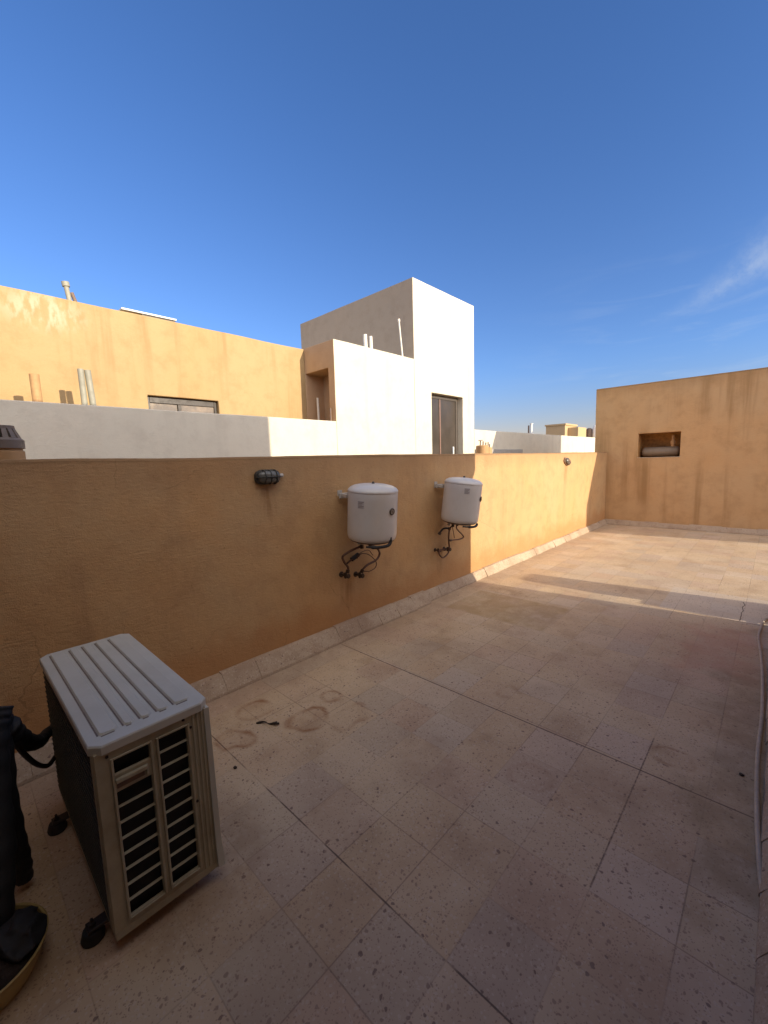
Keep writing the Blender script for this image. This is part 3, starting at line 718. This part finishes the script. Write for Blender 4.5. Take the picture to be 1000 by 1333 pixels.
# ------------------------------------------------------------------ air conditioner outdoor unit
def ac_unit(label, loc):
    t = thing('air_conditioner', label, 'air conditioner', loc)
    L, W, Z0, Z1 = .90, .333, .05, .70      # local: end with louvres at x=0, body toward -x; y 0..W
    # shell: end panel, coil side, fan front
    bm = bmesh.new()
    box(bm, -L+.004, -.03, .022, W-.03, Z0+.012, Z1-.03); link('inner_casing', bm, M['dark_void'], t)
    bm = bmesh.new(); box(bm, -L, 0.0, 0.004, W-.004, Z0, Z0+.028, .004); link('base_pan', bm, M['ac_side'], t)
    # end panel: frame with louvre openings
    ys = [0.002, .05, .147, .176, .262, W-.002]
    n = 10; z_lo, z_hi = Z0+.052, Z1-.062
    pitch = (z_hi-z_lo)/n; zs = [Z0+.026]; slots = []
    for k in range(n):
        a = z_lo+k*pitch; zs += [a+.0024, a+pitch-.0024]; slots.append((a+.0024, a+pitch-.0024))
    zs += [Z1-.025]
    def sol(x, y, z):
        for i, (a, b) in enumerate(slots):
            if a < z < b:
                if ys[1] < y < ys[2]: return i == n-2
                if ys[3] < y < ys[4]: return False
        return True
    bm = cells([-.012, .0], ys, zs, sol, .0022, 1, 0, seg=1)
    # thin slats tilt outwards slightly
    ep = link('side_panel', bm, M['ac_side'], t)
    bm = bmesh.new()   # raised rims round both louvre fields
    for (a, b, zlo) in ((ys[1], ys[2], z_lo), (ys[3], ys[4], z_lo)):
        box(bm, .0005, .006, a-.009, a-.002, zlo-.006, z_hi+.006, .0015, 1); box(bm, .0005, .006, b+.002, b+.009, zlo-.006, z_hi+.006, .0015, 1)
        box(bm, .0005, .006, a-.002, b+.002, zlo-.006, zlo+.0005, .0015, 1); box(bm, .0005, .006, a-.002, b+.002, z_hi-.0005, z_hi+.006, .0015, 1)
    link('louvre_rim', bm, M['ac_side'], ep)
    # moulded hand grip in the left field, second from the top
    a, b = slots[n-2]
    bm = bmesh.new()
    box(bm, .0005, .013, ys[1]-.002, ys[2]-.012, b-.020, b-.006, .003)
    box(bm, .0005, .009, ys[2]-.016, ys[2]-.009, a+.008, b-.006, .002, 1)
    link('grip', bm, M['ac_side'], ep)
    bm = bmesh.new(); box(bm, .0004, .0016, ys[1]+.002, ys[2]-.020, a+.008, b-.024); link('grip_shade', bm, M['rust'], ep)  # flat dark plate painted as the shade in the grip's hollow
    # corner post by the coil and fluted front corner with skirt flaring at the foot
    bm = bmesh.new()
    box(bm, -.04, -.0125, 0.0, .012, Z0+.028, Z1-.026, .003)
    for k, yy in enumerate((.285, .300, .314)):
        box(bm, .0005, .0035, yy-.004, yy+.003, Z0+.03, Z1-.03, .0015, 1)
    link('corner_trim', bm, M['ac_side'], t)
    # coil guard on the -y side
    bm = bmesh.new(); box(bm, -L+.01, -.045, .010, .020, Z0+.03, Z1-.03)
    cg = link('coil', bm, M['coil'], t)
    bm = bmesh.new()
    for k in range(15): box(bm, -L+.012+k*.0595, -L+.0155+k*.0595, .0035, .007, Z0+.03, Z1-.03)
    for k in range(26): box(bm, -L+.01, -.045, .0005, .0033, Z0+.04+k*.0225, Z0+.0425+k*.0225)
    link('guard_mesh', bm, M['wire'], cg)
    bm = bmesh.new()   # rows of thin fins behind the guard
    for k in range(100): box(bm, -L+.014+k*.0083, -L+.0165+k*.0083, .0073, .0098, Z0+.03, Z1-.03)
    link('fins', bm, M['coil'], cg)
    # fan front on the +y side
    bm = cells([-L, -.72, -.28, -.0125], [W-.014, W-.002], [Z0+.028, Z0+.11, Z1-.11, Z1-.026], lambda x, y, z: not (-.72 < x < -.28 and Z0+.11 < z < Z1-.11), .002, 1, 0, seg=1)
    fp = link('front_panel', bm, M['ac_side'], t)
    bm = bmesh.new()
    for rr in (.05, .09, .13, .17, .21):
        c = [(-.50+rr*math.cos(2*math.pi*k/36), W+.004, .375+rr*math.sin(2*math.pi*k/36)) for k in range(37)]
        tube(bm, c, .0028, 6, 0, caps=False)
    for k in range(8):
        a_ = math.pi*k/8; d = Vector((math.cos(a_), 0, math.sin(a_)))*.215; cc = Vector((-.50, W+.008, .375)); tube(bm, [cc-d, cc+d], .0028, 6, 0)
    link('fan_guard', bm, M['wire'], fp)
    bm = bmesh.new()
    lathe(bm, [(0, 0), (.04, 0), (.04, .03), (0, .03)], 20)
    for k in range(3):
        a_ = 2*math.pi*k/3
        vs = [bm.verts.new((q*math.cos(a_+w_), q*math.sin(a_+w_), zz)) for q, w_, zz in ((.035, -.3, .0), (.035, .5, .03), (.19, .45, .035), (.19, -.35, -.01))]
        bm.faces.new(vs)
    bm.transform(Matrix.Translation((-.50, W-.024, .375)) @ Matrix.Rotation(R(90), 4, 'X')); link('fan', bm, M['frame_taupe'], fp)
    # front side flange that flares out at the foot (seen beyond the end panel)
    bm = bmesh.new(); prof = [(-.010, Z0+.012, .016), (-.010, Z0+.12, .008), (-.010, Z1-.03, .002)]
    rings = []
    for x0, z, e in prof:
        rings.append([bm.verts.new((x, y, z)) for x, y in ((-.03, W-.006), (e+.001, W-.010), (e+.003, W+.006+e*.4), (-.03, W+.006+e*.4))])
    for p, q in zip(rings, rings[1:]):
        for i in range(4): bm.faces.new((p[i], p[(i+1) % 4], q[(i+1) % 4], q[i]))
    bm.faces.new(rings[0]); bm.faces.new(rings[-1]); link('front_flange', bm, M['ac_white'], t)
    # lid: chamfered corners, raised panels
    bm = bmesh.new()
    x0, x1, y0, y1 = -L-.006, .008, -.006, W+.008; c = .028
    oc = [(x0+c, y0), (x1-c, y0), (x1, y0+c), (x1, y1-c), (x1-c, y1), (x0+c, y1), (x0, y1-c), (x0, y0+c)]
    def ring(off, z):
        cx, cy = (x0+x1)/2, (y0+y1)/2
        return [bm.verts.new((cx+(x-cx)*(1-2*off/(x1-x0)), cy+(y-cy)*(1-2*off/(y1-y0)), z)) for x, y in oc]
    rr = [ring(0, Z1-.030), ring(0, Z1-.006), ring(.003, Z1-.0015), ring(.008, Z1)]
    for p, q in zip(rr, rr[1:]):
        for i in range(8): bm.faces.new((p[i], p[(i+1) % 8], q[(i+1) % 8], q[i]))
    bm.faces.new(rr[-1]); bm.faces.new(rr[0][::-1])
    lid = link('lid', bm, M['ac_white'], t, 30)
    bm = bmesh.new()
    pan = ((.030, .082), (.098, .128), (.145, .178), (.195, .232), (.248, .300)); 
    for (a, b) in pan:
        xs0, xs1 = -L+.035, -.045
        q0 = [(xs0, a), (xs1-.008, a), (xs1, a+.010), (xs1, b-.010), (xs1-.008, b), (xs0, b)]
        lo = [bm.verts.new((x, y, Z1+.0004)) for x, y in q0]
        cy = (a+b)/2
        hi = [bm.verts.new((x-.004 if x > -.2 else x+.004, cy+(y-cy)*(1-.008/(b-a)), Z1+.0062)) for x, y in q0]
        m_ = len(q0)
        for i in range(m_): bm.faces.new((lo[i], lo[(i+1) % m_], hi[(i+1) % m_], hi[i]))
        bm.faces.new(hi)
    link('raised_rib', bm, M['ac_white'], lid)
    bm = bmesh.new()   # dark seams along one side of each raised panel
    for (a, b) in pan:
        box(bm, -L+.035, -.052, a-.0045, a-.0005, Z1+.0002, Z1+.0012)
        box(bm, -.0445, -.0405, a+.004, b-.012, Z1+.0002, Z1+.0012)
    link('seam', bm, M['vent'], lid)
    for (y, z) in ((.035, Z1-.045), (.255, Z1-.038), (.276, Z1-.075), (.276, Z0+.30)):
        bm = bmesh.new(); lathe(bm, [(0, 0), (.005, 0), (.004, .003), (0, .003)], 8); bm.transform(Matrix.Translation((.0006, y, z)) @ Matrix.Rotation(R(90), 4, 'Y'))
        link('screw', bm, M['frame_brown'], ep)
    # rubber feet on steel straps
    for x in (-.12, -.72):
        bm = bmesh.new()
        box(bm, x-.02, x+.02, -.05, W+.04, Z0-.012, Z0-.001, .002)
        f = link('strap', bm, M['frame_brown'], t)
        for yy in (-.035, W+.02):
            bm = bmesh.new(); lathe(bm, [(0, 0.001), (.032, 0.001), (.034, .012), (.027, .036), (0, .037)], 20, (x, yy, 0)); link('foot', bm, M['black_rubber'], f, 40)
            bm = bmesh.new(); lathe(bm, [(0, Z0-.001), (.011, Z0-.001), (.011, Z0+.008), (.005, Z0+.009), (.005, Z0+.02), (0, Z0+.02)], 6, (x, yy, 0)); link('bolt', bm, M['frame_brown'], f)
    return t
ac = ac_unit('cream outdoor air conditioner with ribbed lid standing in the shaded corner by the parapet', (-1.395, .212, 0))
ac2 = copy_tree(ac); ac2.location = (1.32, 5.13, 0)  # unseen copy, placed so its shadow fits the wedge on the floor
ac2['label'] = 'unseen cream outdoor air conditioner round the corner of the low wing, fitted to a floor shadow'
ac['group'] = ac2['group'] = 'air conditioner outdoor units'

# black foam-wrapped refrigerant lines behind the unit
t = thing('pipe_bundle', 'bundle of black foam wrapped pipes rising beside the air conditioner', 'pipe bundle', (-1.9, .05, 0))
def rel(ps): return [Vector(p)-Vector((-1.9, .05, 0)) for p in ps]
bm = bmesh.new()
tube(bm, rel([(-1.64, -.05, .02), (-1.68, -.03, .14), (-1.76, .0, .30), (-1.84, .015, .50), (-1.88, .035, .64), (-1.9, .055, .70)]), lambda u: (.046-.01*u)*(1+.05*math.sin(u*70)+.07*noise.noise(Vector((u*9, 0, 3)))), 18, 14)
link('wrapped_pipe', bm, M['black_foam'], t, True)
bm = bmesh.new()
tube(bm, rel([(-1.9, .05, .035), (-1.89, .052, .12), (-1.87, .045, .25), (-1.87, .042, .42), (-1.89, .05, .58), (-1.905, .06, .66)]), lambda u: .026*(1+.06*math.sin(u*60)+.12*noise.noise(Vector((u*8, 4, 3)))), 14, 12)
link('wrapped_pipe', bm, M['black_foam'], t, True)
bm = bmesh.new()
tube(bm, rel([(-1.91, .065, .62), (-1.94, .085, .56), (-2.03, .12, .47), (-2.14, .155, .40), (-2.20, .175, .375)]), lambda u: (.036-.012*u)*(1+.07*math.sin(u*40)), 14, 12)
tube(bm, rel([(-2.18, .17, .38), (-2.26, .195, .36), (-2.30, .225, .35)]), lambda u: .022, 12, 6)
link('branch_pipe', bm, M['black_foam'], t, True)
bm = bmesh.new()
tube(bm, rel([(-1.92, .075, .56), (-1.98, .10, .46), (-2.08, .14, .34), (-2.18, .18, .26), (-2.27, .215, .235)]), .009, 8, 6)
link('signal_cable', bm, M['black_rubber'], t, True)
# plant bowl at the left edge
t = thing('plant_bowl', 'yellowish bowl with dark wilted soil at the lower left corner', 'bowl', (-1.60, -.075, 0))
bm = bmesh.new(); lathe(bm, [(0, .001), (.105, .001), (.118, .01), (.138, .05), (.150, .10), (.155, .103), (.158, .10), (.152, .094), (.14, .06), (0, .055)], 40); link('bowl', bm, M['bowl'], t, 40)
bm = bmesh.new(); r_ = lathe(bm, [(0, .13), (.05, .125), (.10, .11), (.144, .09), (.140, .066), (0, .064)], 30)
for v_ in bm.verts: v_.co += noise.noise_vector(v_.co*22)*.012
link('soil', bm, M['soil'], t, True)
bm = bmesh.new(); bmesh.ops.create_icosphere(bm, subdivisions=4, radius=1)
for v_ in bm.verts:
    n_ = noise.noise_vector(v_.co*1.6)*.35+noise.noise_vector(v_.co*5)*.1
    v_.co = Vector(((v_.co.x+n_.x)*.075+.02, (v_.co.y+n_.y)*.06+.085, (v_.co.z+n_.z)*.045+.115))
link('wilted_leaf', bm, M['black_foam'], t, True)

# hose along the wall foot
pts = [(.075, 1.3, .012), (.062, 1.67, .012), (.05, 1.80, .012), (.040, 1.94, .014), (.028, 2.2, .012), (.020, 2.6, .012), (.027, 3.05, .014), (.018, 3.6, .012), (.0, 4.02, .012), (-.02, 4.34, .012), (-.012, 4.6, .012), (.005, 4.80, .02), (.04, 4.90, .012), (.10, 4.90, .012), (.14, 4.80, .012)]
bm = bmesh.new(); tube(bm, [Vector(p)-Vector((0, 3, 0)) for p in pts], .0095, 10, 8)
tag(link('hose', bm, M['hose'], smooth=True), 'thin beige hose lying along the wall foot at the right edge', 'hose').location = (0, 3, 0)
# twig and pebbles
bm = bmesh.new(); tube(bm, [(-.055, -.035, .006), (-.02, -.008, .011), (.02, .0, .007), (.05, .03, .010)], lambda u: .0045+.002*math.sin(u*9), 7, 5); tube(bm, [(.035, .012, .009), (.06, .012, .015), (.066, .028, .009)], .006, 6, 4)
o = link('twig', bm, M['twig'], smooth=True); tag(o, 'short black twig lying on the stained tiles', 'twig').location = (-2.075, 1.15, 0); o.rotation_euler = (0, 0, R(10))
def pebble(label, x, y, s):
    bm = bmesh.new(); bmesh.ops.create_icosphere(bm, subdivisions=2, radius=s)
    for v_ in bm.verts: v_.co += noise.noise_vector(v_.co/s*1.3+Vector((x, y, 0)))*s*.45; v_.co.z = v_.co.z*.6+s*.5
    tag(link('pebble', bm, M['twig'], smooth=True), label, 'pebble', 'dark pebbles on the floor').location = (x, y, 0)
pebble('tiny dark pebble on the tiles right of the air conditioner lid', -1.88, .85, .009)
pebble('tiny dark pebble beside the beige hose', -.03, 2.40, .010)

# ------------------------------------------------------------------ rooftops far off
def far_block(label, x0, x1, y0, y1, z0, z1, extra=None):
    bm = cells([x0, x1], [y0, y1], [z0, z1], lambda *a: True, 0, 1, 0)
    o = link('rooftop_room', bm, M['far_ochre'], origin=((x0+x1)/2, (y0+y1)/2, z0)); tag(o, label, 'building')
    ox, oy, oz = o.location
    bm = bmesh.new(); box(bm, x0-.08, x1+.08, y0-.08, y1+.08, z1+.004, z1+.14)
    c = link('coping', bm, M['far_ochre'], o); c.location = (-ox, -oy, -oz)
    if extra:
        bm = bmesh.new(); box(bm, *extra); c = link('annex', bm, M['far_ochre'], o); c.location = (-ox, -oy, -oz)
far_block('small distant ochre rooftop room above the far white wall', -15.1, -13.45, 37.2, 40.0, -4.2, 4.15, (-13.44, -12.6, 37.9, 40, -4.2, 3.95))
pole('chimney_mast', 'white distant mast rising above the far white wall', 'mast', (-16.3, 36.9, -4.2), (-16.3, 36.9, 4.5), .11, M['metal_white'], cap='ring')
pole('chimney_mast', 'dark slim pipe just left of the distant white mast', 'mast', (-16.55, 36.9, -4.2), (-16.55, 36.9, 4.35), .07, M['rust'])
def tank(label, x, y, z0, z1, r, mat):
    bm = bmesh.new(); lathe(bm, [(0, 0), (r, 0), (r, (z1-z0)*.75), (r*.8, (z1-z0)*.92), (r*.3, z1-z0), (0, z1-z0)], 20)
    tag(link('water_tank', bm, mat, smooth=40), label, 'water tank').location = (x, y, z0)
bm = bmesh.new(); box(bm, -40, 8, 39.5, 60, -4.2, 3.0); tag(link('distant_house', bm, M['far_ochre'], origin=(-16, 45, -4.2)), 'low distant flat roofed house carrying rooftop tanks', 'house')
tank('small white dome tank beside the distant rooftop room', -15.5, 40.2, 3.0, 3.75, .35, M['metal_white'])
tank('dark round tank close to the left edge of the far ochre wall', -12.5, 40.5, 3.0, 3.95, .28, M['rust'])
tank('white round tank tucked against the left edge of the far ochre wall', -12.0, 40.5, 3.0, 4.15, .22, M['metal_white'])

# ------------------------------------------------------------------ camera
cam = bpy.data.cameras.new('camera'); co = bpy.data.objects.new('camera', cam); COL.objects.link(co); S.camera = co
yaw, pitch, roll = R(43.39341), R(6.92517), R(-1.72264)
fwd = Vector((-math.sin(yaw)*math.cos(pitch), math.cos(yaw)*math.cos(pitch), -math.sin(pitch)))
r0 = Vector((math.cos(yaw), math.sin(yaw), 0)); u0 = r0.cross(fwd)
rr = r0*math.cos(roll)+u0*math.sin(roll); uu = -r0*math.sin(roll)+u0*math.cos(roll)
Mx = Matrix((rr, uu, -fwd)).transposed().to_4x4(); Mx.translation = (0, 0, 1.5)
co.matrix_world = Mx
cam.sensor_fit = 'VERTICAL'; cam.sensor_height = 24; cam.lens = 24*540.41/1333; cam.clip_start = .02; cam.clip_end = 3000

# ------------------------------------------------------------------ light
EL = R(14.6); sx, sy = 1.0, .135
az = math.atan2(sx, sy)            # clockwise from +Y
W = bpy.data.worlds.new('World'); S.world = W; W.use_nodes = True
t = NT('w', world=W)
sky = t.node('ShaderNodeTexSky', sky_type='NISHITA'); sky.sun_disc = False
sky.sun_elevation = EL; sky.sun_rotation = az; sky.altitude = 600; sky.air_density = 1.0; sky.dust_density = .6; sky.ozone_density = 3.2
dirn = t.node('ShaderNodeTexCoord').outputs['Generated']
d = t.vmath('NORMALIZE', dirn)
# cirrus wisp: a band along a great circle, broken up by stretched noise
a_, b_ = Vector((-.19, .955, .232)).normalized(), Vector((-.02, .948, .318)).normalized()
nrm = a_.cross(b_).normalized(); along = (b_-a_).normalized()
dist = t.vmath('DOT_PRODUCT', d, tuple(nrm), out=1); s_ = t.vmath('DOT_PRODUCT', d, tuple(along), out=1)
s0 = a_.dot(along)
nz = t.noise(d, 14, 5, .6, .4)
wid = t.math('MULTIPLY', t.ramp(s_, s0, s0+.2), .036)
m1 = t.ramp(t.math('SUBTRACT', t.math('ABSOLUTE', t.math('ADD', dist, t.math('MULTIPLY', t.math('SUBTRACT', nz, .5), .035))), wid), .02, -.045)
m1 = t.math('MULTIPLY', m1, t.ramp(s_, s0-.02, s0+.09))
m1 = t.math('MULTIPLY', m1, t.ramp(t.noise(d, 24, 5, .7), .3, .7, .25, 1.))
elv = t.sep(d)[2]
low = t.math('MULTIPLY', t.ramp(t.noise(t.scale(d, (1, 1, 6)), 5, 6, .6, .6), .48, .75), t.math('MULTIPLY', t.ramp(elv, .02, .1), t.ramp(elv, .42, .2)))
side = t.ramp(t.vmath('DOT_PRODUCT', d, (.4, .9, 0), out=1), .55, .85)
mask = t.math('MAXIMUM', t.math('MULTIPLY', m1, .42), t.math('MULTIPLY', t.math('MULTIPLY', low, side), .16))
# air: blue deepens overhead, dust greys the horizon, and a broad warm glow is added out of view to lift the shade
tint = t.mix(t.ramp(elv, .05, .7), t.mix(t.ramp(elv, 0, .22), (.76, .52, .50), (.60, .665, .86)), (.52, .68, .93))
skyc = t.mix(1, sky.outputs[0], tint, 'MULTIPLY')
fill_glow = t.ramp(t.vmath('DOT_PRODUCT', d, tuple(Vector((.75, -.22, .62)).normalized()), out=1), .28, 1.0)
skyc = t.mix(1, skyc, t.mix(fill_glow, (0, 0, 0), (7.3, 6.2, 4.5)), 'ADD')
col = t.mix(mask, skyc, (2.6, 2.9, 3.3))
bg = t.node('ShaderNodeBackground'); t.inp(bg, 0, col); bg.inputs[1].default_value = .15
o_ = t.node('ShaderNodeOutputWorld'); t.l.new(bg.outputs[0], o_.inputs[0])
sun = bpy.data.lights.new('sun', 'SUN'); so = bpy.data.objects.new('sun', sun); COL.objects.link(so)
sun.energy = 3.5; sun.angle = R(.5); sun.color = (1, .87, .66)
sd = Vector((sx*math.cos(EL)/math.hypot(sx, sy), sy*math.cos(EL)/math.hypot(sx, sy), math.sin(EL)))
so.rotation_euler = sd.to_track_quat('Z', 'Y').to_euler(); so.location = (20, 3, 10)
S.view_settings.view_transform = 'Standard'; S.view_settings.look = 'None'; S.view_settings.gamma = 1; S.view_settings.exposure = .75
S.cycles.max_bounces = 8; S.cycles.diffuse_bounces = 5
